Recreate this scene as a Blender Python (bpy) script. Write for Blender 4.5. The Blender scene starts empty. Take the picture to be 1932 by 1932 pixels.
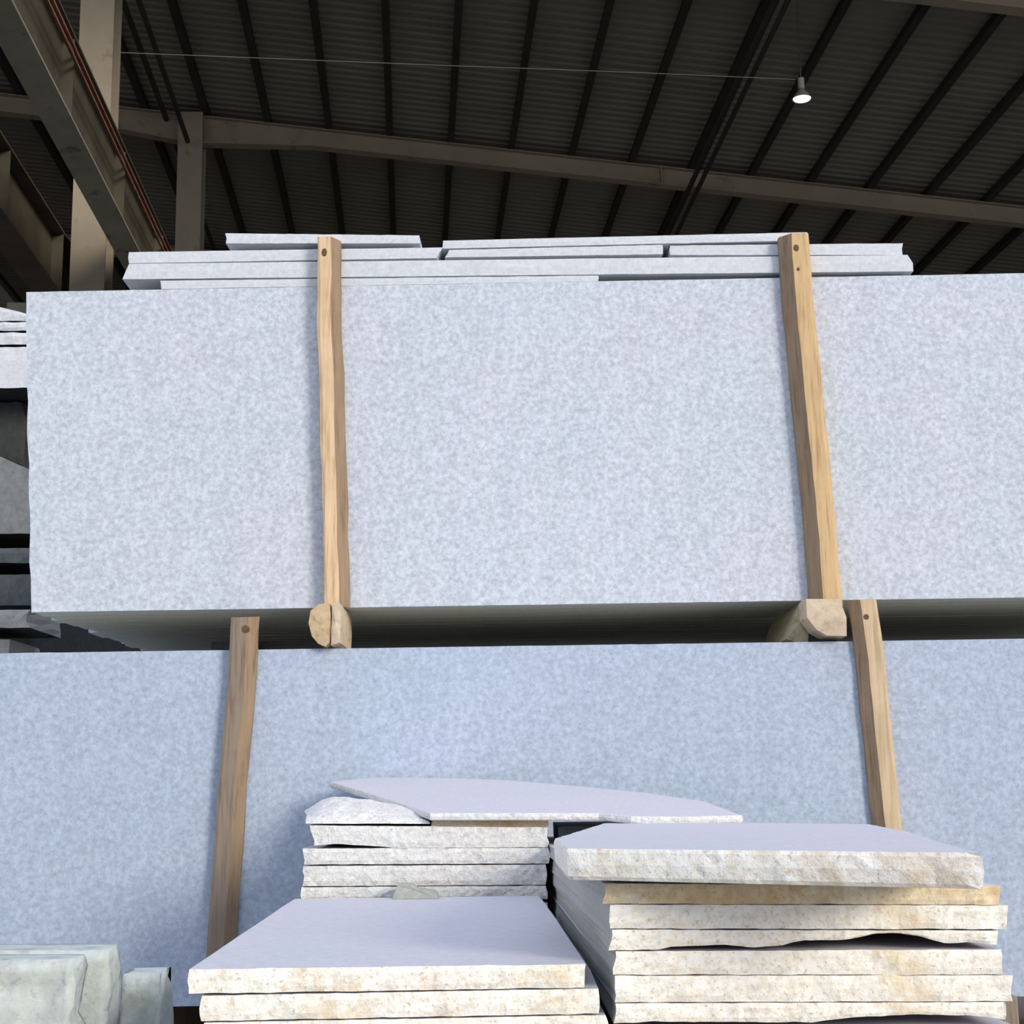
import bpy, math, random
from mathutils import Vector, Matrix, noise
random.seed(7)
D = bpy.data; SC = bpy.context.scene; COL = SC.collection

# ------------------------------------------------------------------ camera
F = 2800.0; CX = CY = 966.0
EYE = Vector((0, 0, 1.20))
pitch = math.atan(516 / F); roll = math.radians(0.9)
fw = Vector((0, math.cos(pitch), math.sin(pitch)))
u0 = Vector((0, -math.sin(pitch), math.cos(pitch))); r0 = Vector((1, 0, 0))
up = u0 * math.cos(roll) + r0 * math.sin(roll)
rt = r0 * math.cos(roll) - u0 * math.sin(roll)
cd = D.cameras.new('camera'); cam = D.objects.new('camera', cd); COL.objects.link(cam)
M = Matrix((rt, up, -fw)).transposed().to_4x4(); M.translation = EYE
cam.matrix_world = M
cd.sensor_width = 36; cd.lens = 36 * F / 1932; cd.clip_end = 400
SC.camera = cam

# ------------------------------------------------------------------ light
w = D.worlds.new('sky'); SC.world = w; w.use_nodes = True
nt = w.node_tree; nt.nodes.clear()
wo = nt.nodes.new('ShaderNodeOutputWorld'); bg = nt.nodes.new('ShaderNodeBackground')
tc = nt.nodes.new('ShaderNodeTexCoord'); sx = nt.nodes.new('ShaderNodeSeparateXYZ')
cr = nt.nodes.new('ShaderNodeValToRGB')
cr.color_ramp.elements[0].position = 0.0; cr.color_ramp.elements[0].color = (0.95, 0.96, 1.0, 1)
cr.color_ramp.elements[1].position = 0.7; cr.color_ramp.elements[1].color = (0.64, 0.75, 1.0, 1)
nt.links.new(tc.outputs['Generated'], sx.inputs[0]); nt.links.new(sx.outputs['Z'], cr.inputs[0])
nt.links.new(cr.outputs[0], bg.inputs[0]); nt.links.new(bg.outputs[0], wo.inputs[0])
bg.inputs[1].default_value = 0.93
sl = D.lights.new('sun', 'SUN'); sun = D.objects.new('sun', sl); COL.objects.link(sun)
sl.energy = 2.0; sl.angle = math.radians(18); sl.color = (1.0, 0.90, 0.76)
sd = Vector((-0.85, 1.0, -0.42)).normalized()          # direction the light travels
sun.rotation_euler = sd.to_track_quat('-Z', 'Y').to_euler()
SC.view_settings.view_transform = 'Standard'; SC.view_settings.look = 'None'
SC.view_settings.gamma = 1; SC.view_settings.use_curve_mapping = False
SC.view_settings.exposure = 0.25

# ------------------------------------------------------------------ pixel -> place on a real plane
def ray(px, py): return (fw + rt * ((px - CX) / F) + up * ((CY - py) / F)).normalized()
def hit(px, py, n, d):
    r = ray(px, py); return EYE + r * ((d - EYE.dot(n)) / r.dot(n))
NY = Vector((0, 1, 0)); NZ = Vector((0, 0, 1))
def hy(px, py, y): return hit(px, py, NY, y)
def hz(px, py, z): return hit(px, py, NZ, z)
bd = ray(778, 1485); bd.z = 0; bd.normalize()           # the hall's long axis
bc = Vector((bd.y, -bd.x, 0))                            # across the hall
def hv(px, py, v): return hit(px, py, bd, v + EYE.dot(bd))
def B(u, v, z): return bc * u + bd * v + Vector((0, 0, z))
def uvz(p): return (p.dot(bc), p.dot(bd), p.z)

# ------------------------------------------------------------------ materials
def mat(name):
    m = D.materials.new(name); m.use_nodes = True
    n = m.node_tree; b = n.nodes['Principled BSDF']; return m, n, b
def noise_node(n, co, scale, detail=4, rough=0.6, stretch=None):
    t = n.nodes.new('ShaderNodeTexNoise'); t.inputs['Scale'].default_value = scale
    t.inputs['Detail'].default_value = detail; t.inputs['Roughness'].default_value = rough
    if stretch:
        mp = n.nodes.new('ShaderNodeMapping'); mp.inputs['Scale'].default_value = stretch
        n.links.new(co, mp.inputs[0]); co = mp.outputs[0]
    n.links.new(co, t.inputs['Vector']); return t.outputs['Fac']
def ramp(n, fac, stops):
    c = n.nodes.new('ShaderNodeValToRGB'); e = c.color_ramp.elements
    while len(e) < len(stops): e.new(0.5)
    for k, (p, col) in enumerate(stops): e[k].position = p; e[k].color = (*col, 1) if len(col) == 3 else col
    n.links.new(fac, c.inputs[0]); return c.outputs[0]
def mixc(n, fac, a, b, mode='MIX'):
    x = n.nodes.new('ShaderNodeMix'); x.data_type = 'RGBA'; x.blend_type = mode
    for s, v in ((0, fac), (6, a), (7, b)):
        if hasattr(v, 'links') or hasattr(v, 'node'): n.links.new(v, x.inputs[s])
        elif s == 0: x.inputs[0].default_value = v
        else: x.inputs[s].default_value = (*v, 1)
    return x.outputs[2]
def granite(name, base, amp=0.16, scale=38, rough=0.7, stain=None, stain_at=(0.5, 0.7), stain_scale=5, speck=0.35, bump=0.1, streak=0.0):
    m, n, b = mat(name); co = n.nodes.new('ShaderNodeTexCoord').outputs['Object']
    lo = tuple(c * (1 - amp) for c in base); hi = tuple(min(1, c * (1 + amp)) for c in base)
    f1 = noise_node(n, co, scale, 3, 0.65)
    c = ramp(n, f1, [(0.30, lo), (0.5, base), (0.70, hi)])
    f0 = noise_node(n, co, 2.2, 3, 0.5)                 # broad clouding of the stone
    c = mixc(n, 0.6, c, ramp(n, f0, [(0.35, (0.92, 0.97, 0.98)), (0.65, (1.0, 0.97, 1.0))]), 'MULTIPLY')
    f2 = noise_node(n, co, scale * 2.3, 2, 0.5)         # dark mica grains
    dark = tuple(v * 0.55 for v in base)
    g = ramp(n, f2, [(0.60, (0, 0, 0)), (0.72, (speck,) * 3)])
    c = mixc(n, g, c, dark)
    if streak:
        f5 = noise_node(n, co, 6, 3, 0.6, (3.0, 3.0, 0.35))
        c = mixc(n, streak, c, ramp(n, f5, [(0.35, (0.85, 0.87, 0.9)), (0.65, (1, 1, 1))]), 'MULTIPLY')
    if stain:
        f3 = noise_node(n, co, stain_scale, 5, 0.7)
        c = mixc(n, ramp(n, f3, [(stain_at[0], (0, 0, 0)), (stain_at[1], (1, 1, 1))]), c, stain)
        f4 = noise_node(n, co, 45, 3, 0.7)
        c = mixc(n, ramp(n, f4, [(0.58, (0, 0, 0)), (0.70, (0.6,) * 3)]), c, tuple(v * 0.8 for v in stain))
    n.links.new(c, b.inputs['Base Color']); b.inputs['Roughness'].default_value = rough
    b.inputs['Specular IOR Level'].default_value = 0.2
    if bump:
        bp = n.nodes.new('ShaderNodeBump'); bp.inputs['Strength'].default_value = bump; bp.inputs['Distance'].default_value = 0.01
        n.links.new(f1, bp.inputs['Height']); n.links.new(bp.outputs[0], b.inputs['Normal'])
    return m
def wood(name, base, dark, grain=(18, 18, 1.2)):
    m, n, b = mat(name); co = n.nodes.new('ShaderNodeTexCoord').outputs['Object']
    f = noise_node(n, co, 3.0, 5, 0.65, grain)
    c = ramp(n, f, [(0.30, dark), (0.48, base), (0.72, tuple(min(1, v * 1.15) for v in base))])
    f2 = noise_node(n, co, 4, 3, 0.6)
    c = mixc(n, ramp(n, f2, [(0.5, (0, 0, 0)), (0.72, (0.55,) * 3)]), c, tuple(v * 0.72 for v in base))
    n.links.new(c, b.inputs['Base Color']); b.inputs['Roughness'].default_value = 0.85
    b.inputs['Specular IOR Level'].default_value = 0.15
    bp = n.nodes.new('ShaderNodeBump'); bp.inputs['Strength'].default_value = 0.35; bp.inputs['Distance'].default_value = 0.01
    n.links.new(f, bp.inputs['Height']); n.links.new(bp.outputs[0], b.inputs['Normal'])
    return m
def paint(name, base, rough=0.6, var=0.25, scale=1.5, dirt=None):
    m, n, b = mat(name); co = n.nodes.new('ShaderNodeTexCoord').outputs['Object']
    f = noise_node(n, co, scale, 5, 0.65)
    c = ramp(n, f, [(0.3, tuple(v * (1 - var) for v in base)), (0.7, tuple(v * (1 + var) for v in base))])
    if dirt:
        f2 = noise_node(n, co, scale * 2.5, 4, 0.7)
        c = mixc(n, ramp(n, f2, [(0.58, (0, 0, 0)), (0.7, (1, 1, 1))]), c, dirt)
    n.links.new(c, b.inputs['Base Color']); b.inputs['Roughness'].default_value = rough
    b.inputs['Specular IOR Level'].default_value = 0.2
    return m

M_face = granite('sawn_granite_face', (0.57, 0.615, 0.68), amp=0.21, scale=50, speck=0.45, streak=0.35)
M_face2 = granite('sawn_granite_face_dim', (0.44, 0.51, 0.62), amp=0.18, scale=50, speck=0.45, streak=0.35)  # same granite, with the lower bundle's bluer, dimmer light put into the colour
M_top = granite('sawn_granite_top', (0.66, 0.635, 0.665), amp=0.07, scale=60, speck=0.12, bump=0.03)
M_edge = granite('granite_cut_edge', (0.62, 0.65, 0.69), amp=0.10, scale=50, speck=0.3)
M_cream = granite('split_granite_cream', (0.98, 0.93, 0.82), amp=0.18, scale=60, speck=0.85, stain=(0.76, 0.60, 0.38), stain_at=(0.50, 0.72), stain_scale=7, bump=0.35)
M_tan = granite('split_granite_tan', (0.86, 0.74, 0.54), amp=0.16, scale=60, speck=0.8, stain=(0.62, 0.42, 0.20), stain_at=(0.42, 0.62), bump=0.35)
M_pale = granite('split_granite_pale', (0.74, 0.73, 0.70), amp=0.14, scale=60, speck=0.6, stain=(0.55, 0.50, 0.40), stain_at=(0.60, 0.78), bump=0.6)
M_under = granite('gap_shade_edge', (0.60, 0.60, 0.55), amp=0.1, scale=50, speck=0.3)  # cut edge toned to carry the shade in the bundle gap
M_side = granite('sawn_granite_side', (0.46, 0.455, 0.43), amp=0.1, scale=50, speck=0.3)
M_green = granite('greenish_stone', (0.56, 0.60, 0.56), amp=0.12, scale=25, speck=0.15, stain=(0.42, 0.44, 0.42), stain_at=(0.5, 0.62), stain_scale=9, bump=0.4)
M_shd = granite('shade_black_stone', (0.045, 0.05, 0.05), amp=0.2, scale=20, speck=0.3)  # shade put into the colour, for recesses and slab undersides
M_dull2 = granite('shade_dark_stone', (0.10, 0.115, 0.12), amp=0.2, scale=20, speck=0.3)  # colour darkened to stand for shade on stone in the background and slot
M_dull = granite('shade_grey_stone', (0.19, 0.205, 0.21), amp=0.2, scale=20, speck=0.3)  # grey lowered to carry shade in the gap and background stack
M_moss = granite('olive_stone_chip', (0.42, 0.43, 0.36), amp=0.15, scale=60)
M_wane = wood('waney_brown_edge', (0.30, 0.215, 0.14), (0.18, 0.12, 0.08))  # darker brown along the waney side of each batten
M_pine = wood('pale_pine', (0.70, 0.51, 0.32), (0.46, 0.30, 0.17))
M_pine2 = wood('brown_pine', (0.60, 0.42, 0.23), (0.38, 0.24, 0.12))
M_pine3 = wood('tan_pine', (0.60, 0.46, 0.30), (0.44, 0.32, 0.19))
M_old = wood('weathered_wood', (0.27, 0.215, 0.165), (0.16, 0.12, 0.09))
M_log = wood('rough_timber_end', (0.56, 0.42, 0.26), (0.30, 0.20, 0.12), (9, 2, 9))
M_log2 = wood('grey_timber', (0.38, 0.34, 0.22), (0.24, 0.21, 0.13), (9, 2, 9))
M_logs = wood('sawn_timber_end', (0.60, 0.49, 0.36), (0.42, 0.31, 0.2), (9, 2, 9))
M_knot = paint('dark_knot', (0.14, 0.085, 0.045), 0.9, 0.2, 30)
M_steel = paint('beige_painted_steel', (0.30, 0.255, 0.19), 0.7, 0.12, 0.8, (0.20, 0.16, 0.12))
M_web = paint('dull_girder_web', (0.075, 0.065, 0.045), 0.7, 0.3, 1.2)
M_gird = paint('olive_painted_steel', (0.22, 0.21, 0.165), 0.7, 0.25, 0.8, (0.09, 0.075, 0.06))
M_gird2 = paint('brown_painted_steel', (0.07, 0.058, 0.047), 0.7, 0.25, 0.8)
M_rust = paint('rusty_rail', (0.17, 0.075, 0.05), 0.8, 0.3, 3, (0.26, 0.20, 0.16))
M_dark = paint('dark_steel', (0.04, 0.037, 0.032), 0.7, 0.2, 2)
M_roof = paint('grey_roof_sheet', (0.215, 0.20, 0.17), 0.6, 0.12, 0.4)
M_wall = paint('dark_wall_sheet', (0.05, 0.055, 0.052), 0.9, 0.2, 0.4)
M_floor = paint('dusty_concrete', (0.24, 0.23, 0.21), 0.95, 0.2, 0.8, (0.18, 0.17, 0.15))
M_wire = paint('dull_wire', (0.20, 0.19, 0.17), 0.6, 0.1)
M_shade = paint('grey_lamp_enamel', (0.12, 0.12, 0.11), 0.4, 0.05)
mm, nn, bb = mat('lamp_glow'); bb.inputs['Base Color'].default_value = (0.9, 0.9, 0.88, 1)
bb.inputs['Emission Color'].default_value = (1, 0.98, 0.93, 1); bb.inputs['Emission Strength'].default_value = 0.9; M_glow = mm

# ------------------------------------------------------------------ mesh helpers
def obj(name, verts, faces, mats, parent=None, origin=None, smooth=False, fm=None, bevel=0):
    vs = [Vector(v) for v in verts]
    if parent is not None and origin is None: origin = parent['_o'] if '_o' in parent else parent.location
    if origin is None:
        xs = [v.x for v in vs]; ys = [v.y for v in vs]; zs = [v.z for v in vs]
        origin = Vector(((min(xs) + max(xs)) / 2, (min(ys) + max(ys)) / 2, min(zs)))
    origin = Vector(origin)
    me = D.meshes.new(name); me.from_pydata([v - origin for v in vs], [], faces)
    if not isinstance(mats, (list, tuple)): mats = [mats]
    for m in mats: me.materials.append(m)
    if fm:
        for p, k in zip(me.polygons, fm): p.material_index = k
    if smooth:
        for p in me.polygons: p.use_smooth = True
    me.update()
    o = D.objects.new(name, me); COL.objects.link(o)
    if parent is not None:
        o.parent = parent; o.location = (0, 0, 0)      # mesh is written about the thing's own base
    else: o.location = origin
    if bevel:
        md = o.modifiers.new('bevel', 'BEVEL'); md.width = bevel; md.segments = 2; md.limit_method = 'ANGLE'
    return o
def tag(o, label=None, cat=None, group=None, kind=None):
    if label: o['label'] = label
    if cat: o['category'] = cat
    if group: o['group'] = group
    if kind or cat: o['kind'] = kind or 'thing'
    return o
def thing(name, loc, label, cat, group=None):
    o = D.objects.new(name, None); COL.objects.link(o); o.location = loc; o.empty_display_size = 0.1
    return tag(o, label, cat, group)
class MB:
    def __init__(s): s.v = []; s.f = []
    def hexa(s, p):                                     # 8 points: bottom ring, top ring
        b = len(s.v); s.v += [Vector(q) for q in p]
        for f in ((3, 2, 1, 0), (4, 5, 6, 7), (0, 1, 5, 4), (1, 2, 6, 5), (2, 3, 7, 6), (3, 0, 4, 7)): s.f.append([b + k for k in f])
    def ubox(s, u0_, u1, v0, v1, z0, z1, zs=0.0):       # box in the hall's axes, z following slope zs with u
        r = [(u0_, v0), (u1, v0), (u1, v1), (u0_, v1)]
        s.hexa([B(u, v, z0 + zs * u) for u, v in r] + [B(u, v, z1 + zs * u) for u, v in r])
    def box(s, x0, x1, y0, y1, z0, z1):
        r = [(x0, y0), (x1, y0), (x1, y1), (x0, y1)]
        s.hexa([(x, y, z0) for x, y in r] + [(x, y, z1) for x, y in r])
    def tube(s, a, b_, r, n=10, r2=None):
        a = Vector(a); b_ = Vector(b_); d = (b_ - a).normalized()
        t = d.cross(Vector((0, 0, 1)) if abs(d.z) < 0.9 else Vector((1, 0, 0))).normalized(); q = d.cross(t)
        if r2 is None: r2 = r
        k0 = len(s.v)
        for c, rr in ((a, r), (b_, r2)):
            for k in range(n):
                an = 2 * math.pi * k / n; s.v.append(c + (t * math.cos(an) + q * math.sin(an)) * rr)
        for k in range(n): s.f.append([k0 + k, k0 + (k + 1) % n, k0 + n + (k + 1) % n, k0 + n + k])
        s.f.append([k0 + k for k in range(n)][::-1]); s.f.append([k0 + n + k for k in range(n)])
    def build(s, name, m, parent=None, **k): return obj(name, s.v, s.f, m, parent, **k)

def nz(p, sc, seed=0): return noise.noise(Vector((p[0] * sc + seed, p[1] * sc - seed * 0.7, p[2] * sc + seed * 1.3)))
def lerp(a, b, t): return a + (b - a) * t
def stone(name, fr, bk, n=(24, 3, 6), rf=0.004, rs=0.003, re=0.002, bot=None, top=None, mats=None, seed=0, parent=None, smooth=False):
    """a slab of stone. fr / bk = front and back corner points TL, TR, BR, BL; lattice surface with split faces.
       rf roughness of the front, rs of the ends, re of the arris line. bot(s), top(s) lift the lower / drop the upper edge."""
    nx, nzz, ny = n; fr = [Vector(p) for p in fr]; bk = [Vector(p) for p in bk]
    V = {}; verts = []; faces = []; fm = []
    dep = (bk[0] - fr[0]).normalized(); wid = (fr[1] - fr[0]).normalized()
    def P(i, k, j):
        key = (i, k, j)
        if key in V: return V[key]
        s, t, d = i / nx, k / nzz, j / ny
        f = lerp(lerp(fr[3], fr[2], s), lerp(fr[0], fr[1], s), t); b = lerp(lerp(bk[3], bk[2], s), lerp(bk[0], bk[1], s), t)
        p = lerp(f, b, d)
        if bot: p = p + Vector((0, 0, bot(s) * (1 - t) * max(0, 1 - d * 3)))
        if top: p = p - Vector((0, 0, top(s) * t * max(0, 1 - d * 2)))
        q = p.copy()
        if j == 0: q += dep * (nz(p, 22, seed) * rf + nz(p, 60, seed + 3) * rf * 0.6 + (rf * 0.45 if k in (0, nzz) else 0))
        if i in (0, nx):
            sg = 1 if i == 0 else -1
            q += wid * (sg * (abs(nz(p, 9, seed + 5)) * rs * 2 + nz(p, 40, seed + 9) * rs))
        if (j == 0) and k in (0, nzz) and not (i in (0, nx)): q.z += nz(p, 35, seed + 1) * re
        V[key] = len(verts); verts.append(q); return V[key]
    def quad(a, b, c, d, m): faces.append([a, b, c, d]); fm.append(m)
    for i in range(nx):
        for k in range(nzz):
            quad(P(i, k, 0), P(i + 1, k, 0), P(i + 1, k + 1, 0), P(i, k + 1, 0), 0)
            quad(P(i + 1, k, ny), P(i, k, ny), P(i, k + 1, ny), P(i + 1, k + 1, ny), 2)
        for j in range(ny):
            quad(P(i, nzz, j), P(i + 1, nzz, j), P(i + 1, nzz, j + 1), P(i, nzz, j + 1), 1)
            quad(P(i + 1, 0, j), P(i, 0, j), P(i, 0, j + 1), P(i + 1, 0, j + 1), 1)
    for k in range(nzz):
        for j in range(ny):
            quad(P(0, k, j + 1), P(0, k, j), P(0, k + 1, j), P(0, k + 1, j + 1), 2)
            quad(P(nx, k, j), P(nx, k, j + 1), P(nx, k + 1, j + 1), P(nx, k + 1, j), 2)
    return obj(name, verts, faces, mats, parent, fm=fm, smooth=smooth)

# ------------------------------------------------------------------ the hall
VN, VF = 22.0, 30.5                                     # near and far frame
pa = uvz(hv(700, 257, VF)); pb = uvz(hv(1932, 393, VF))
SL = (pb[2] - pa[2]) / (pb[0] - pa[0]); Z0 = pa[2] - SL * pa[0]   # top of rafter: z = Z0 + SL*u
PD = 0.20                                               # purlin depth
ZR = Z0 + PD
def roof_mesh():
    v = []; f = []; pitch_ = 0.26; v0, v1 = 15.0, 56.0
    prof = [(0.0, 0), (0.30, 0), (0.42, 0.045), (0.88, 0.045)]
    us = [-14.5, -8.5, -4.8, 0, 6, 12, 18, 24, 30]
    rows = []
    n = int((v1 - v0) / pitch_)
    for k in range(n):
        for a, h in prof: rows.append((v0 + (k + a) * pitch_, h))
    for r, (vv, h) in enumerate(rows):
        for u in us: v.append(B(u, vv, ZR + SL * u + h))
    w_ = len(us)
    for r in range(len(rows) - 1):
        for c in range(w_ - 1):
            a = r * w_ + c; f.append([a, a + 1, a + 1 + w_, a + w_])
    return v, f
rv, rf_ = roof_mesh()
ceiling = obj('ceiling', rv, rf_, M_roof); tag(ceiling, kind='structure')
md = ceiling.modifiers.new('sheet', 'SOLIDIFY'); md.thickness = 0.01; md.offset = 1
# purlins are fixed to the roof: parts of it
rel = []
for px, py in ((391, 228), (505, 240), (620, 252), (738, 264), (843, 276), (955, 290), (1070, 302), (1185, 313), (1420, 340), (1530, 350), (1644, 362), (1752, 374), (1860, 385)):
    rel.append(uvz(hv(px, py, VF))[0])
step = (rel[-1] - rel[0]) / 13
us = [rel[0] + step * k for k in range(-7, 22)]
for u in us:
    m = MB(); v0, v1 = 15.2, 55.8
    zt = ZR + SL * u
    m.ubox(u - 0.05, u + 0.05, v0, v1, zt - PD + 0.012, zt - 0.002)
    m.ubox(u - 0.085, u + 0.06, v0, v1, zt - PD, zt - PD + 0.012)
    m.build('purlin', M_dark, ceiling)
floor = MB(); floor.box(-45, 45, -30, 70, -0.2, 0.0); tag(floor.build('floor', M_floor), kind='structure')
def wall(name, u0_, u1, v0, v1, z1):
    m = MB(); m.ubox(u0_, u1, v0, v1, 0, z1); tag(m.build(name, M_wall), kind='structure')
wall('wall_back', -14.6, 30.1, 56.0, 56.2, 15.5)
wall('wall_left', -14.8, -14.6, 15, 56.2, 15.5)
wall('wall_right', 30.1, 30.3, 15, 56.2, 11.0)

# portal frames: column, tapered rafter, crane corbels
def frame(v, uc, label, cw):
    base = B(uc, v, 0); t = thing('portal_frame', base, label, 'steel frame', 'portal frames carrying the roof')
    zc = Z0 + SL * uc
    c = MB(); h = cw / 2; tf = 0.025
    c.ubox(uc - h, uc + h, v - 0.30, v - 0.30 + tf, 0.02, zc - 0.03)
    c.ubox(uc - h, uc + h, v + 0.30 - tf, v + 0.30, 0.02, zc - 0.03)
    c.ubox(uc - 0.012, uc + 0.012, v - 0.28, v + 0.28, 0.02, zc - 0.03)
    c.build('column', M_steel, t)
    bp = MB(); bp.ubox(uc - h - .08, uc + h + .08, v - .4, v + .4, 0, 0.02); bp.build('base_plate', M_steel, t)
    def dep(u):                                          # rafter depth, haunched at the column
        a = abs(u - uc)
        return 0.42 + 0.24 * max(0, 1 - a / 2.6)
    r = MB(); seg = [-14.4, -11, -9, uc - 2.6, uc - 1.3, uc, uc + 1.3, uc + 2.6, 3, 9, 16, 23, 30]
    for a, b in zip(seg, seg[1:]):
        za, zb = Z0 + SL * a, Z0 + SL * b; da, db = dep(a), dep(b)
        for (w0, lo, hi) in ((0.012, (lambda d: -d + 0.01), (lambda d: -0.02)), (0.13, (lambda d: -d), (lambda d: -d + 0.02)), (0.13, (lambda d: -0.022), (lambda d: -0.002))):
            r.hexa([B(a, v - w0, za + lo(da)), B(b, v - w0, zb + lo(db)), B(b, v + w0, zb + lo(db)), B(a, v + w0, za + lo(da)),
                    B(a, v - w0, za + hi(da)), B(b, v - w0, zb + hi(db)), B(b, v + w0, zb + hi(db)), B(a, v + w0, za + hi(da))])
    for u in (uc - h, uc + h, 5.5, 14.0):                # web stiffeners
        z = Z0 + SL * u; r.ubox(u - 0.012, u + 0.012, v - 0.125, v + 0.125, z - dep(u) + 0.01, z - 0.02)
    r.build('rafter', M_steel, t)
    for s in (-1, 1):                                    # corbels under the crane girders
        k = MB(); a0 = uc + s * h; a1 = uc + s * (h + 0.95)
        k.hexa([B(min(a0, a1), v - .12, GB - (0.65 if s > 0 else 0.35)), B(max(a0, a1), v - .12, GB - (0.35 if s > 0 else 0.65)), B(max(a0, a1), v + .12, GB - (0.35 if s > 0 else 0.65)), B(min(a0, a1), v + .12, GB - (0.65 if s > 0 else 0.35)),
                B(min(a0, a1), v - .12, GB - 0.02), B(max(a0, a1), v - .12, GB - 0.02), B(max(a0, a1), v + .12, GB - 0.02), B(min(a0, a1), v + .12, GB - 0.02)])
        k.build('corbel', M_gird, t)
    t['kind'] = 'structure'
    return t
UC1 = uvz(hv(183, 250, VN))[0]; UC2 = uvz(hv(360, 380, VF))[0]; UC = (UC1 + UC2) / 2
GB = EYE.z + 7.3                                        # underside of the crane girders
frame(VN, UC1, 'nearer beige steel portal frame with the wide column at the upper left', 0.52)
frame(VF, UC2, 'farther beige steel portal frame whose sloping rafter crosses the roof', 0.52)
frame(39.0, UC, 'farthest beige steel portal frame, mostly hidden behind the slab stacks', 0.52)
def girder(u0_, u1, label, m, side):
    t = thing('crane_girder', B((u0_ + u1) / 2, 13, GB), label, 'crane girder', 'crane runway girders on the column corbels')
    zt = GB + 1.0; um = (u0_ + u1) / 2
    b = MB(); b.ubox(u0_, u1, 6.5, 47, GB, GB + 0.03); b.build('bottom_flange', m, t)
    b = MB(); b.ubox(um - 0.02, um + 0.02, 6.5, 47, GB + .03, zt - .03); b.ubox(u0_, u1, 6.5, 47, zt - 0.03, zt)
    b.build('beam', M_web, t)
    for k in range(0, 14):
        s = MB(); v = 6.6 + k * 3.0; s.ubox(u0_ + 0.01, um - 0.021, v, v + 0.015, GB + .031, zt - .031); s.ubox(um + 0.021, u1 - 0.01, v, v + 0.015, GB + .031, zt - .031)
        s.build('stiffener', M_web, t)
    r = MB(); r.ubox(um - 0.04, um + 0.04, 6.5, 47, zt, zt + 0.12); r.build('rail', M_rust, t)
    if side:
        c = MB()
        for z in (0.62, 0.74): c.ubox(u1 + 0.02, u1 + 0.05, 6.5, 47, GB + z, GB + z + 0.035)
        tag(c.build('conductor_bar', M_rust, t), 'rusty red conductor bars')
girder(-4.06, -3.72, 'olive crane girder running into the hall on the inner side of the columns', M_gird, True)
girder(-5.60, -5.20, 'dark brown crane girder on the outer side of the columns at the left edge', M_gird2, False)
# tie beams left of the columns
for v, zz, lab in ((VN, GB - 0.85, 'olive steel tie beam joined to the left of the nearer column'), (VF, GB - 0.7, 'dull steel tie beam joined to the left of the farther column')):
    m = MB(); m.ubox(-14.5, UC - 0.27, v - .1, v + .1, zz, zz + 0.32); m.ubox(-14.5, UC - 0.27, v - .14, v + .14, zz + 0.32, zz + 0.34); m.ubox(-14.5, UC - 0.27, v - .14, v + .14, zz - 0.02, zz)
    tag(m.build('tie_beam', M_gird), lab, 'beam', kind='structure')
# pipes under the roof along the hall
def pipe(px, py, v_at, r, label, v0=15.3, v1=44):
    p = uvz(hv(px, py, v_at)); m = MB(); m.tube(B(p[0], v0, p[2]), B(p[0], v1, p[2]), r, 10)
    tag(m.build('roof_pipe', M_dark), label, 'pipe', 'dark pipes slung under the roof')
pipe(356, 272, VF - 0.35, 0.055, 'dark pipe passing in front of the far rafter beside the column', v1=30.0)
pipe(309, 212, VF - 0.35, 0.06, 'dark pipe left of the rafter joint, nearest the columns')
pipe(1305, 345, VF - 0.35, 0.055, 'left one of the paired dark conduits over the right of the hall')
pipe(1319, 352, VF - 0.35, 0.05, 'right one of the paired dark conduits over the right of the hall')

# hanging lamp and the wire that feeds it
VL = 21.3
lp = hv(1513, 186, VL); u_, v_, z_ = uvz(lp)
L = thing('pendant_lamp', lp, 'small white high bay lamp hanging below the dark roof', 'lamp')
def lathe(prof, c, n=24):
    vs = []; fs = []
    for r, z in prof:
        for k in range(n): a = 2 * math.pi * k / n; vs.append(Vector(c) + Vector((r * math.cos(a), r * math.sin(a), z)))
    for j in range(len(prof) - 1):
        for k in range(n): fs.append([j * n + k, j * n + (k + 1) % n, (j + 1) * n + (k + 1) % n, (j + 1) * n + k])
    return vs, fs
vs, fs = lathe([(0.0, 0.16), (0.05, 0.16), (0.06, 0.12), (0.10, 0.08), (0.16, -0.01), (0.165, -0.015), (0.15, -0.01), (0.09, 0.07), (0.0, 0.08)], lp)
obj('lamp_shade', vs, fs, M_shade, L, smooth=True)
vs, fs = lathe([(0.0, -0.035), (0.08, -0.03), (0.13, -0.015), (0.14, 0.0), (0.0, 0.005)], lp); obj('lamp_diffuser', vs, fs, M_glow, L, smooth=True)
m = MB(); m.tube(lp + Vector((0, 0, 0.16)), lp + Vector((0, 0, 0.34)), 0.05, 10); m.build('ballast_housing', M_gird, L)
m = MB(); m.tube(lp + Vector((0, 0, 0.34)), B(u_, v_, ZR + SL * u_ - 0.0), 0.012, 6); m.build('cord', M_dark, L)
pts = [hv(222, 99, VL), hv(400, 106, VL), hv(600, 114, VL), hv(850, 124, VL), hv(1100, 133, VL), hv(1300, 141, VL), hv(1500, 150, VL)]
m = MB()
for a, b in zip(pts, pts[1:]): m.tube(a, b, 0.006, 6)
tag(m.build('feed_wire', M_wire), 'thin pale wire stretched from the column across the hall to the lamp', 'wire')

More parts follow.
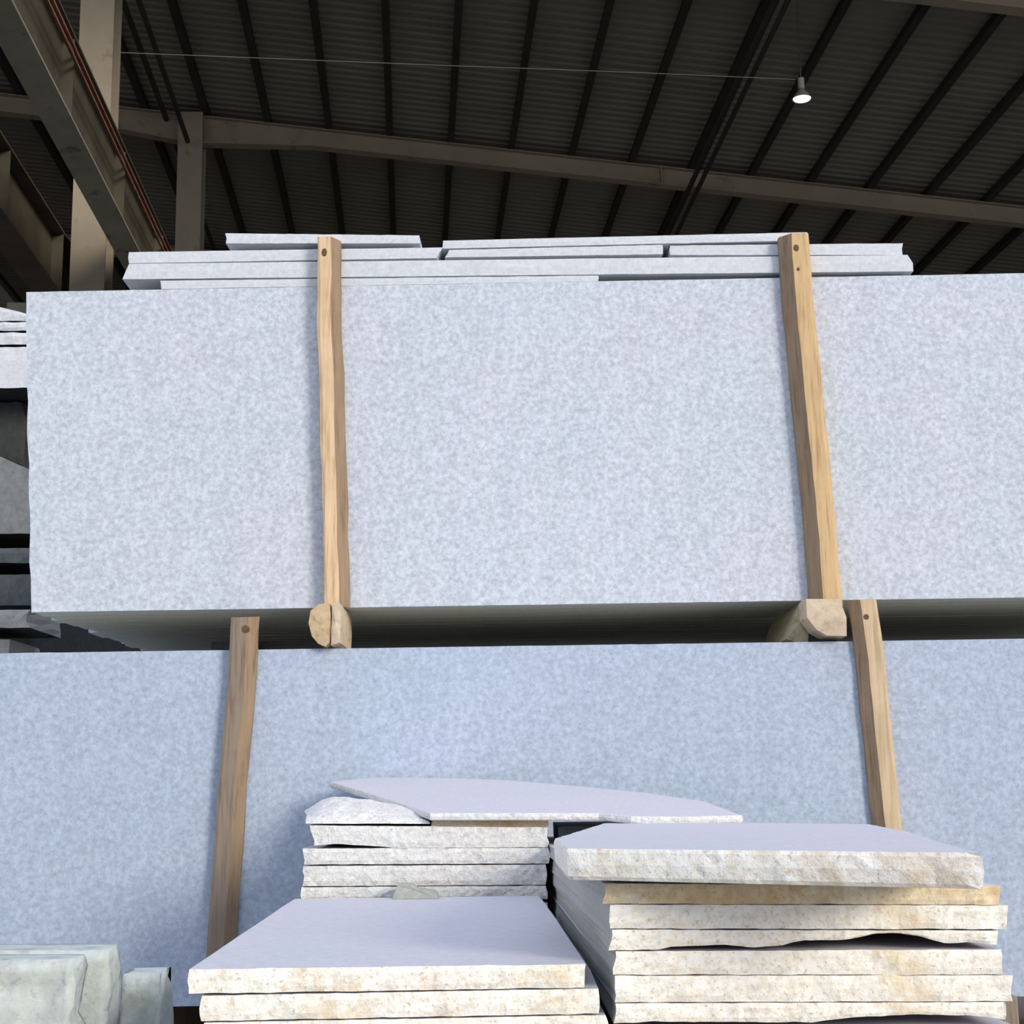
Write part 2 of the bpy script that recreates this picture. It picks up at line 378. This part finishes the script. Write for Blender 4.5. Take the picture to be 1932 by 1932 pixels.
# ------------------------------------------------------------------ upper bundle of slabs
YU, YL = 6.0, 5.85
def face_slab(name, px, y, th, mats, n, seed, edge=0.002, **k):
    """px: front corners TL, TR, BR, BL as seen; th thickness going away"""
    fr = [hy(a, b, y) for a, b in px]; bk = [p + Vector((0, th, 0)) for p in fr]
    return stone(name, fr, bk, n, rf=0.0008, rs=edge, re=0.0012, mats=mats, seed=seed, **k)
def level(fr):                                          # sit the foot exactly level
    return fr
up_px = [(48, 551), (2060, 513), (2060, 1125), (57, 1155)]
s = face_slab('granite_slab', up_px, YU, 0.030, [M_face, M_edge, M_edge], (60, 20, 1), 1, edge=0.006)
tag(s, 'big speckled pale granite slab facing the front of the upper bundle', 'stone slab')
ubot = hy(57, 1155, YU).z; utop = hy(1000, 532, YU).z; uxl = hy(57, 1155, YU).x
lbl = 'pale granite slab standing behind the front slab of the upper bundle, only its underside showing'
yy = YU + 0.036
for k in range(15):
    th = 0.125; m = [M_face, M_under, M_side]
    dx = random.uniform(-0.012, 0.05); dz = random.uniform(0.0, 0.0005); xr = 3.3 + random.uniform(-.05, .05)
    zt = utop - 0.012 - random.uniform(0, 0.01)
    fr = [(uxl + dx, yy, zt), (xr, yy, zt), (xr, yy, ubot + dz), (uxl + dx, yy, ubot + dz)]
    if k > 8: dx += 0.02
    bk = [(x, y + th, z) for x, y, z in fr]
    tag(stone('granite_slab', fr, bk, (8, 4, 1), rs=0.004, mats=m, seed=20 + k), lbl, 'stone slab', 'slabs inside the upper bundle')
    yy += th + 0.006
# loose slabs laid flat on the upper bundle: front-edge outline, setback, depth
def flat(px, y, dep, label, seed, mats=None, rs=0.006, n=(30, 2, 4), **k):
    fr = [hy(a, b, YU) + Vector((0, y - YU, 0)) for a, b in px]; bk = [p + Vector((0, dep, 0)) for p in fr]
    s = stone('granite_slab', fr, bk, n, rf=0.002, rs=rs, re=0.001, mats=mats or [M_edge, M_edge, M_edge], seed=seed, **k)
    return tag(s, label, 'stone slab', 'loose slabs laid flat on the upper bundle')
flat([(302, 529), (1130, 519), (1130, 530), (302, 545)], YU + .002, 0.85, 'lowest flat slab on the upper bundle, its square left end above the dark slot', 31)
flat([(240, 498), (1716, 481), (1724, 512), (228, 527)], YU - .002, 0.9, 'long flat slab with a pointed broken right tip on top of the upper bundle', 32, rs=0.014)
flat([(240, 475), (838, 466), (828, 486), (240, 496)], YU + .004, 0.8, 'flat slab on the left top of the upper bundle, second under the short top strip', 33, rs=0.010)
flat([(846, 471), (1252, 461), (1252, 479), (838, 485)], YU + .003, 0.8, 'flat slab in the middle of the upper bundle under the long top slab', 34)
flat([(1262, 461), (1706, 457), (1712, 479), (1262, 479)], YU + .012, 0.8, 'flat slab running out to the right past the right pine batten, below the top slab', 35, rs=0.012)
flat([(835, 454), (1526, 438), (1526, 453), (835, 469)], YU + .000, 0.8, 'long thin topmost flat slab reaching the right pine batten', 36)
flat([(428, 459), (800, 459), (800, 470), (428, 474)], YU + .10, 0.5, 'recessed grey packing strip below the short top slab', 37, mats=[M_side] * 3)
flat([(425, 440), (793, 444), (793, 459), (425, 459)], YU + .000, 0.65, 'short thin top slab at the left, overhanging a shadowed gap', 38)
# bearers under the upper bundle
def bearer(px, y0, y1, m, label, seed, front_m=None):
    """timber running away under the bundle; px = irregular end outline, clockwise"""
    zlo, zhi = LT + 0.001, ubot - 0.001
    n = len(px); ring = [hy(a, b, y0) for a, b in px]
    for p in ring: p.z = min(max(p.z, zlo), zhi)
    c = sum(ring, Vector()) / n; vs = []; fs = []; steps = 10
    for j in range(steps + 1):
        t = j / steps
        for k, p in enumerate(ring):
            q = p + Vector((0, (y1 - y0) * t, 0)); dx = nz(Vector((0, q.y, q.z)), 5, 7) * 0.005
            if j == 0: q.y += nz(q, 40, seed) * 0.006
            q.x += dx; vs.append(q)
    for j in range(steps):
        for k in range(n):
            a = j * n + k; b = j * n + (k + 1) % n; fs.append([a, b, b + n, a + n])
    vs.append(c + Vector((0, -0.008, 0))); ci = len(vs) - 1
    for k in range(n): fs.append([ci, (k + 1) % n, k])
    fs.append([steps * n + k for k in range(n)])
    return tag(obj('timber_bearer', vs, fs, m), label, 'timber block', 'timber bearers between the two bundles')
LT = hy(900, 1219, YL).z                                # top of the lower bundle
bearer([(600, 1140), (585, 1152), (581, 1175), (588, 1200), (600, 1214), (614, 1220), (622, 1212), (624, 1190), (623, 1160), (621, 1138)], 5.80, 6.16, M_log, 'rounded rough log end under the left side of the upper bundle', 3)
bearer([(625, 1138), (625, 1165), (624.5, 1190), (625, 1218), (641, 1212), (642, 1175), (641, 1148), (639, 1137)], 5.79, 6.2, M_logs, 'narrow split timber block beside the rounded log end at the left', 4)
bearer([(1505, 1150), (1494, 1180), (1484, 1205), (1500, 1212), (1524, 1212), (1526, 1180), (1521, 1135), (1515, 1130)], 5.95, 6.6, M_log2, 'greenish grey rounded bearer under the right side of the upper bundle', 5)
bearer([(1520, 1130), (1522, 1165), (1540, 1188), (1560, 1199), (1598, 1200), (1596, 1165), (1583, 1130)], 5.79, 5.94, M_logs, 'square cut tan timber block beneath the upper right batten', 6)
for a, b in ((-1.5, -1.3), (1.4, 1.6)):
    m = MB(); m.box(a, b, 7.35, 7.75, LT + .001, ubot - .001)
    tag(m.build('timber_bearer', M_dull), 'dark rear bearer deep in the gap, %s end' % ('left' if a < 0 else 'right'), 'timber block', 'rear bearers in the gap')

# ------------------------------------------------------------------ battens
def batten(px, y, th, m, label, knots, seed, wane):
    """px TL TR BR BL of the front face; th thickness"""
    fr = [hy(a, b, y) for a, b in px]; base = (fr[2] + fr[3]) / 2 + Vector((0, th / 2, 0))
    t = thing('timber_batten', base, label, 'wooden batten', 'battens standing against the slab bundles')
    nx, nzz = 3, 30; V = {}; vs = []; fs = []; fm = []; wi = 2 if wane > 0 else 0
    def P(i, k, j):
        if (i, k, j) in V: return V[(i, k, j)]
        s_, tt = ((0, .12, .62, 1) if wane > 0 else (0, .38, .88, 1))[i], k / nzz
        p = lerp(lerp(fr[3], fr[2], s_), lerp(fr[0], fr[1], s_), tt) + Vector((0, th * j, 0))
        p.x += nz((0, 0, p.z), 3.0, seed) * 0.008 + (nz(p, 9, seed + i * 3 + j) * 0.004)
        if j == 0: p.y += nz(p, 7, seed + 11) * 0.004 + (0.006 if i in (0, nx) else 0) + (0.55 * th if i == (nx if wane > 0 else 0) else 0)
        if k == nzz: p.z += nz(p, 30, seed) * 0.008
        V[(i, k, j)] = len(vs); vs.append(p); return V[(i, k, j)]
    for k in range(nzz):
        for i in range(nx):
            fs.append([P(i, k, 0), P(i + 1, k, 0), P(i + 1, k + 1, 0), P(i, k + 1, 0)]); fm.append(1 if i == wi else 0)
            fs.append([P(i + 1, k, 1), P(i, k, 1), P(i, k + 1, 1), P(i + 1, k + 1, 1)]); fm.append(0)
        fs.append([P(0, k, 1), P(0, k, 0), P(0, k + 1, 0), P(0, k + 1, 1)]); fm.append(1 if wane < 0 else 0)
        fs.append([P(nx, k, 0), P(nx, k, 1), P(nx, k + 1, 1), P(nx, k + 1, 0)]); fm.append(1 if wane > 0 else 0)
    for i in range(nx):
        fs.append([P(i, nzz, 0), P(i + 1, nzz, 0), P(i + 1, nzz, 1), P(i, nzz, 1)]); fm.append(0)
        fs.append([P(i + 1, 0, 0), P(i, 0, 0), P(i, 0, 1), P(i + 1, 0, 1)]); fm.append(0)
    obj('board', vs, fs, [m, M_wane], t, fm=fm)
    for (kx, ky, rx, rz) in knots:
        c = hy(kx, ky, y + 0.001); q = []; ff = []
        for r, dy in ((1.0, 0.004), (0.8, -0.004), (0.4, -0.0045)):
            for a in range(14):
                an = a * math.pi / 7; q.append(c + Vector((math.cos(an) * rx * r, dy, math.sin(an) * rz * r)))
        for l in range(2):
            for a in range(14): ff.append([l * 14 + a, l * 14 + (a + 1) % 14, (l + 1) * 14 + (a + 1) % 14, (l + 1) * 14 + a])
        ff.append([28 + a for a in range(14)])
        obj('knot', q, ff, M_knot, t)
    return t
batten([(596, 446), (638, 447), (657, 1143), (611, 1143)], YU - 0.078, 0.072, M_pine, 'left pale pine batten on the upper bundle with a knot at its head', [(612, 476, .012, .020)], 1, 1)
batten([(1472, 440), (1525, 440), (1590, 1143), (1534, 1143)], YU - 0.088, 0.08, M_pine2, 'right leaning pine batten on the upper bundle, rising to the top slab', [(1502, 468, .014, .018), (1506, 508, .007, .009)], 2, -1)
batten([(438, 1163), (488, 1163), (434, 1870), (382, 1870)], YL - 0.055, 0.05, M_old, 'left grey brown weathered batten leaning across the lower slab', [(463, 1187, .017, .019)], 3, 1)
batten([(1605, 1132), (1655, 1132), (1737, 1850), (1684, 1850)], YL - 0.055, 0.05, M_pine3, 'right yellow batten on the lower slab with a round hole near its head', [(1634, 1164, .013, .013)], 4, -1)

# ------------------------------------------------------------------ lower bundle
lo_px = [(-180, 1235), (2100, 1203), (2100, 1878), (-180, 1905)]
s = face_slab('granite_slab', lo_px, YL, 0.030, [M_face2, M_edge, M_edge], (60, 20, 1), 2, edge=0.004)
tag(s, 'big bluish speckled granite slab facing the front of the lower bundle', 'stone slab')
lbot = hy(900, 1892, YL).z; yy = YL + 0.036
xl = hy(-180, 1235, YL).x
for k in range(16):
    th = 0.125; zt = LT - 0.0005
    fr = [(xl, yy, zt), (3.3, yy, zt), (3.3, yy, lbot), (xl, yy, lbot)]
    bk = [(x, y + th, z) for x, y, z in fr]
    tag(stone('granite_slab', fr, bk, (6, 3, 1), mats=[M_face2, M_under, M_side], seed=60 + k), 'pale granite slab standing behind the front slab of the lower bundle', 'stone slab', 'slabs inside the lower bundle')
    yy += th + 0.006
for x in (-1.5, 1.75):
    m = MB(); m.box(x - .12, x + .12, YL - .04, YL + 2.0, 0.0, lbot - 0.001)
    tag(m.build('timber_bearer', M_old, bevel=.01), 'thick ground bearer carrying the %s end of the lower bundle' % ('left' if x < 0 else 'right'), 'timber block', 'ground bearers')

# ------------------------------------------------------------------ front tile piles
def dirto(px, py):
    d = ray(px, py); d.z = 0; return d.normalized()
def pile_slab(x0, y0t, x1, y1t, y0b, y1b, Y, dep, d, label, mats, seed, group, zb=None, bx0=None, bx1=None, **k):
    fr = [hy(x0, y0t - .8, Y), hy(x1, y1t - .8, Y), hy(bx1 or x1, y1b + 1.2, Y), hy(bx0 or x0, y0b + 1.2, Y)]
    bk = [p + d * dep for p in fr]
    s = stone('granite_slab', fr, bk, k.pop('n', (44, 4, 6)), rf=k.pop('rf', 0.005), rs=k.pop('rs', 0.006), re=k.pop('re', 0.0012), mats=mats, seed=seed, **k)
    return tag(s, label, 'stone slab', group)
dl = dirto(878, 1480); YP = 2.8
G = 'slabs of the left front pile'; MC = [M_cream, M_top, M_side]
pile_slab(353, 1830, 1110, 1820, 1874, 1862, YP, 1.72, dl, 'topmost slab of the left front pile, wide lavender top and cream split edge', MC, 101, G)
pile_slab(374, 1880, 1139, 1866, 1926, 1911, YP, 1.70, dl, 'second slab down in the left front pile, sticking out further right', MC, 102, G)
pile_slab(382, 1931, 1150, 1916, 1978, 1963, YP, 1.70, dl, 'third slab down in the left front pile, cut off by the picture edge', MC, 103, G)
def fill(x0, x1, ztop, Y, dep, d, seed, where, group):
    """the rest of a pile below the picture, down to its timbers"""
    n = int((ztop - 0.16) / 0.052); th = (ztop - 0.14) / n
    a = hy(x0, 1900, Y).x; b = hy(x1, 1900, Y).x
    for k in range(n):
        zt = ztop - k * th - 0.002; zb = zt - th + 0.004
        o = random.uniform(-.012, .012)
        fr = [Vector((a + o, Y, zt)), Vector((b + o, Y, zt)), Vector((b + o, Y, zb)), Vector((a + o, Y, zb))]
        s = stone('granite_slab', fr, [p + d * dep for p in fr], (16, 2, 3), rf=.005, rs=.005, mats=MC, seed=seed + k)
        tag(s, 'cream edged slab low in the %s, below the picture edge' % where, 'stone slab', group)
    for t in (0.12, 0.88):
        c = Vector((0, Y, 0)) + d * dep * t; m = MB()
        m.box(a + c.x + .03, b + c.x - .03, c.y - .05, c.y + .05, 0, 0.138)
        tag(m.build('timber_bearer', M_old, bevel=.006), '%s timber lying on the ground under the %s' % ('front' if t < .5 else 'back', where), 'timber block', 'ground timbers under the piles')
fill(384, 1140, hy(700, 1972, YP).z - 0.003, YP, 1.70, dl, 120, 'left front pile', 'hidden slabs of the left front pile')

dr = dirto(880, 1476); G = 'slabs of the right front pile'; YR = 2.8
# top slab: irregular outline seen from above
def plate(px_top, ztop, th, mats, label, group, seed, tilt=None, edge_n=6):
    """a slab with an irregular outline. px_top: outline on the top plane; thickness th downwards"""
    top = [hz(a, b, ztop) if tilt is None else tilt(a, b) for a, b in px_top]
    ring = []
    for k in range(len(top)):
        a, b = top[k], top[(k + 1) % len(top)]; L_ = (b - a).length; m_ = max(2, int(L_ / 0.025))
        for j in range(m_):
            p = lerp(a, b, j / m_); nrm = (b - a).cross(NZ).normalized()
            ring.append((p, nrm))
    lv = [(0.0, 0.003), (0.12, 0.0), (0.5, -0.002), (0.88, 0.0), (1.0, 0.004)]
    vs = []; fs = []; n = len(ring); fm = []
    for t, ins in lv:
        for p, nr in ring:
            q = p - Vector((0, 0, th * t)) - nr * ins
            q += nr * (nz(q, 20, seed) * 0.0035 + nz(q, 60, seed) * 0.002); vs.append(q)
    for l in range(len(lv) - 1):
        for k in range(n):
            a = l * n + k; b = l * n + (k + 1) % n; fs.append([a, a + n, b + n, b]); fm.append(0)
    fs.append([k for k in range(n)]); fm.append(1); fs.append([(len(lv) - 1) * n + k for k in range(n)][::-1]); fm.append(1)
    return tag(obj('granite_slab', vs, fs, mats, fm=fm), label, 'stone slab', group)
zt = hy(1070, 1601, YR).z; th = hy(1070, 1601, YR).z - hy(1070, 1660, YR).z
plate([(1070, 1601), (1851, 1609), (1800, 1596), (1715, 1569), (1640, 1555), (1400, 1552), (1140, 1553), (1046, 1582)], zt, th, [M_cream, M_top], 'thick topmost slab of the right front pile, shifted left over the others', G, 200)
z2 = zt - th - 0.004
MT = [M_tan, M_top, M_side]; 
pile_slab(1138, 1668, 1890, 1672, 1704, 1706, YR, 2.6, dr, 'slab with a tan rusty stained edge right under the thick top slab', MT, 201, G)
pile_slab(1148, 1708, 1903, 1709, 1751, 1752, YR, 2.6, dr, 'yellowish stained slab third from the top in the right front pile', [M_cream, M_top, M_side], 202, G)
def gap(pts):
    def f(s):
        for (a, b), (c, d_) in zip(pts, pts[1:]):
            if a <= s <= c: return b + (d_ - b) * (s - a) / (c - a)
        return 0.0
    return f
u = 1 / 1000.0
pile_slab(1150, 1755, 1890, 1757, 1792, 1787, YR, 2.6, dr, 'slab with a wavy broken underside above the black gap', MC, 203, G, n=(70, 4, 6),
          bot=gap([(0, 0), (.12, 0), (.16, 6*u), (.30, 9*u), (.36, 3*u), (.44, 6*u), (.5, 16*u), (.58, 15*u), (.62, 17*u), (.68, 27*u), (.74, 26*u), (.80, 20*u), (.86, 8*u), (.92, 10*u), (1, 4*u)]))
pile_slab(1158, 1796, 1895, 1792, 1838, 1838, YR, 2.6, dr, 'pale slab directly below the black gap in the right front pile', MC, 204, G)
pile_slab(1158, 1842, 1912, 1841, 1890, 1888, YR, 2.6, dr, 'slab with pinkish cream edge, widest in the right front pile', MC, 205, G)
pile_slab(1160, 1894, 1905, 1892, 1930, 1930, YR, 2.6, dr, 'lowest fully visible slab of the right front pile, chipped at lower right', MC, 206, G, n=(70, 4, 6),
          bot=gap([(0, 0), (.1, 4*u), (.2, 2*u), (.5, 2*u), (.6, 10*u), (.75, 16*u), (.9, 14*u), (1, 6*u)]))
fill(1170, 1915, hy(1905, 1936, YR).z, YR, 2.6, dr, 220, 'right front pile', 'hidden slabs of the right front pile')

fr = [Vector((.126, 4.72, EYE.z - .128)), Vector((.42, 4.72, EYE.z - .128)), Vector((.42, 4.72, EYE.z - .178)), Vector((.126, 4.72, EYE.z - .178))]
tag(stone('granite_slab', fr, [p + Vector((0, .6, 0)) for p in fr], (12, 2, 4), mats=[M_dull2] * 3, seed=215), 'added dark slab that blackens the slot behind the thick topmost slab of the right front pile', 'stone slab', G)  # added, dark and mostly hidden, so that the slot reads black
# rear pile behind the left one
YB = 4.60; db = dirto(885, 1480); G = 'slabs of the small rear pile'; MP = [M_pale, M_top, M_side]; DB = 1.0
pile_slab(566, 1675, 1032, 1672, 1697, 1695, YB, DB, db, 'lowest visible slab of the rear pile, peeking over the left front pile', MP, 301, G)
pile_slab(565, 1635, 1033, 1632, 1671, 1668, YB, DB, db, 'thick pale slab second from the bottom of the rear pile', MP, 302, G, rs=.01)
pile_slab(571, 1602, 1036, 1600, 1630, 1628, YB, DB, db, 'thin slab in the middle of the rear pile, reaching furthest right', MP, 303, G)
pile_slab(577, 1558, 1034, 1562, 1600, 1597, YB, DB, db, 'slab of the rear pile with a rough undercut left end', MP, 304, G, rs=.012, bx0=592,
          bot=gap([(0, 9*u), (.1, 14*u), (.25, 6*u), (.35, 0), (1, 0)]))
pile_slab(812, 1548, 1034, 1545, 1561, 1560, YB + .04, DB - .1, db, 'thin brownish shaded strip directly under the tilted top plate', [M_tan, M_top, M_side], 305, G)
# broken rough piece at upper left
vs = []; fs = []; n = 26; prof = [(577, 1530), (600, 1512), (630, 1501), (680, 1506), (740, 1516), (790, 1530), (812, 1543)]
def prof_y(x):
    for (a, b), (c, d_) in zip(prof, prof[1:]):
        if a <= x <= c: return b + (d_ - b) * (x - a) / (c - a)
rows = 7
for j in range(rows):
    t = j / (rows - 1)
    for i in range(n):
        x = 577 + (811 - 577) * i / (n - 1)
        yt = prof_y(x); yb = 1554
        Y_ = YB + 0.004 + (t ** 1.6) * 0.17
        p = hy(x, yb + (yt - yb) * (t ** 0.8), Y_); p += Vector((nz(p, 12, 4) * .01, nz(p, 18, 2) * .02, nz(p, 25, 3) * .004)) * (1 if 0 < j else 0.3)
        vs.append(p)
base_n = len(vs)
for i in range(n):
    p = vs[(rows - 1) * n + i]; vs.append(p + Vector((0, 0.10, -0.035)))
for i in range(n):
    p = vs[i]; vs.append(p + Vector((0, 0.66, 0)))
def rw(j): return j * n
for j in range(rows + 1):
    for i in range(n - 1): fs.append([rw(j) + i, rw(j) + i + 1, rw(j + 1) + i + 1, rw(j + 1) + i])
for i in range(n - 1): fs.append([rw(rows + 1) + i, rw(rows + 1) + i + 1, i + 1, i])
fs.append([rw(j) for j in range(rows + 2)]); fs.append([rw(j) + n - 1 for j in range(rows + 2)][::-1])
tag(obj('broken_stone', vs, fs, [M_pale]), 'rough broken white stone piece at the upper left of the rear pile', 'stone piece')
# tilted top plate
pA, pB, pC = hy(812, 1534, YB - .02), hy(1150, 1534, YB - .02), hy(700, 1468, 5.80)
pn = (pB - pA).cross(pC - pA).normalized(); pd_ = pn.dot(pA)
plate([(812, 1534), (1130, 1534), (1190, 1540), (1300, 1541), (1400, 1538), (1330, 1512), (1220, 1496), (1100, 1484), (960, 1472), (860, 1468), (700, 1467), (624, 1475), (700, 1498)], 0, 0.022,
      [M_pale, M_top], 'thin tilted plate lying on top of the rear pile', G, 330, tilt=lambda a, b: hit(a, b, pn, pd_))
# its lower slabs down to the ground
zt = hy(1034, 1699, YB).z - 0.006
nfill = 12; th_ = (zt - 0.14) / nfill
a = hy(570, 1690, YB).x; b = hy(1034, 1690, YB).x
for k in range(nfill):
    z1 = zt - k * th_ - .001; z0 = z1 - th_ + .003
    fr = [Vector((a, YB, z1)), Vector((b, YB, z1)), Vector((b, YB, z0)), Vector((a, YB, z0))]
    tag(stone('granite_slab', fr, [p + db * DB for p in fr], (12, 2, 3), mats=MP, seed=340 + k), 'slab low in the rear pile, hidden behind the left front pile', 'stone slab', 'hidden slabs of the rear pile')
for t in (.12, .88):
    c = Vector((0, YB, 0)) + db * DB * t; m = MB(); m.box(a + c.x + .03, b + c.x - .03, c.y - .05, c.y + .05, 0, .138)
    tag(m.build('timber_bearer', M_old, bevel=.006), '%s ground timber under the rear pile' % ('front' if t < .5 else 'back'), 'timber block', 'ground timbers under the piles')
# greenish chip on the left pile's back
chip_z = hy(353, 1830, YP).z
pz = [(738, 1690), (828, 1688), (800, 1678), (775, 1668), (752, 1668)]
c0 = hz(738, 1691, chip_z); yc = 4.44
ring = [hy(738, 1692, yc), hy(828, 1690, yc), hy(822, 1682, yc + .02), hy(785, 1676, yc + .03), hy(778, 1668, yc + .05), hy(750, 1668, yc + .05)]
zc = chip_z + 0.0
for p in ring[:2]: p.z = zc
vs = list(ring) + [p + Vector((0, 0.07, 0)) for p in ring]
n = len(ring); fs = [[k for k in range(n)], [n + k for k in range(n)][::-1]] + [[k, n + k, n + (k + 1) % n, (k + 1) % n] for k in range(n)]
for v in vs[n:]: v.z = max(zc, v.z)
tag(obj('stone_chip', vs, fs, M_moss, bevel=.004), 'small olive stone chip on the back of the left front pile', 'stone chip')

# ------------------------------------------------------------------ rough blocks at the lower left
def rough_block(px, y, dep, label, seed, amp=0.012, m=None):
    fr = [hy(a, b, y) for a, b in px]; z0 = 0.0
    fr[2].z = z0; fr[3].z = z0
    bk = [p + dirto(900, 1480) * dep for p in fr]
    s = stone('stone_block', fr, bk, (14, 40, 6), rf=amp, rs=amp * .6, re=.004, mats=[m or M_green] * 3, seed=seed, smooth=True)
    return tag(s, label, 'stone block', 'rough blocks at the lower left')
rough_block([(-140, 1812), (143, 1811), (143, 1932), (-140, 1932)], 3.0, 0.10, 'nearest pale greenish rough block at the lower left corner', 401, 0.02)
rough_block([(-60, 1795), (204, 1794), (204, 1932), (-60, 1932)], 3.13, 0.14, 'pale rough block standing behind the corner block, slightly taller', 402, 0.016)
rough_block([(228, 1838), (308, 1836), (308, 1932), (228, 1932)], 3.40, 0.12, 'narrow shorter rough block nearest the left front pile', 403, 0.02)

# ------------------------------------------------------------------ background stacks at the left edge
def back_slab(px, y, dep, m, label, seed, name='granite_slab', setback=0):
    fr = [hy(a, b, y) + Vector((0, setback, 0)) for a, b in px]; bk = [p + Vector((0, dep, 0)) for p in fr]
    s = stone(name, fr, bk, (16, 3, 3), rf=.01, rs=.02, re=.004, mats=[m, M_shd, m], seed=seed)  # tops and undersides coloured near black to stand for shade
    return tag(s, label, 'stone slab', 'slabs of the background stack at the left edge')
YS = 9.2
back_slab([(-160, 540), (100, 604), (100, 606), (-160, 602)], YS + .05, 1.0, M_edge, 'wedge shaped white slab topmost of the background stack', 501)
back_slab([(-160, 609), (110, 607), (110, 623), (-160, 624)], YS, 1.0, M_edge, 'thin pinkish white slab second in the background stack', 502)
back_slab([(-160, 629), (108, 627), (108, 649), (-160, 651)], YS, 1.0, M_edge, 'third thin white slab of the background stack', 503)
back_slab([(-160, 656), (112, 654), (112, 731), (-160, 733)], YS, 1.0, M_edge, 'thick bluish block under the thin slabs of the background stack', 504)
back_slab([(-160, 737), (20, 736), (20, 862), (-160, 786)], YS, .6, M_shd, 'added packing stone, dark for recess shade, below the bluish block', 505, setback=.3)  # near-black colour stands for shade in the recess
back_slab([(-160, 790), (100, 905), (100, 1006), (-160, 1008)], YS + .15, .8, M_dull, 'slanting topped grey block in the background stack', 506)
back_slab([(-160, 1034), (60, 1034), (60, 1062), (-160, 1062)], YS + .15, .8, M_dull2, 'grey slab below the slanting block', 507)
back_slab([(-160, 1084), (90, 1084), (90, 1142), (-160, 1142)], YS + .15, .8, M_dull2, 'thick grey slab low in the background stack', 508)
back_slab([(-160, 1150), (58, 1150), (58, 1184), (-160, 1185)], YS - 1.0, .6, M_side, 'light grey slab edge beside the gap of the two bundles', 509)
back_slab([(-160, 1206), (20, 1206), (20, 1300), (-160, 1300)], YS - .9, .6, M_side, 'short pale slab end just above the lower bundle', 510)
back_slab([(-160, 560), (58, 600), (58, 1830), (-160, 1830)], YS + 1.3, .3, M_shd, 'dark slab added as a backdrop behind the background stack', 512)  # added backdrop, keeps the spaces in the stack dark
back_slab([(62, 1150), (420, 1150), (420, 1860), (62, 1860)], YS + .35, .3, M_shd, 'added dark block that blackens the left end of the gap between the bundles', 513)  # added to cover the bright column and keep the gap black
m = MB(); a = hy(-160, 1216, YS).x; b = hy(56, 1216, YS).x; zz = hy(0, 1216, YS).z
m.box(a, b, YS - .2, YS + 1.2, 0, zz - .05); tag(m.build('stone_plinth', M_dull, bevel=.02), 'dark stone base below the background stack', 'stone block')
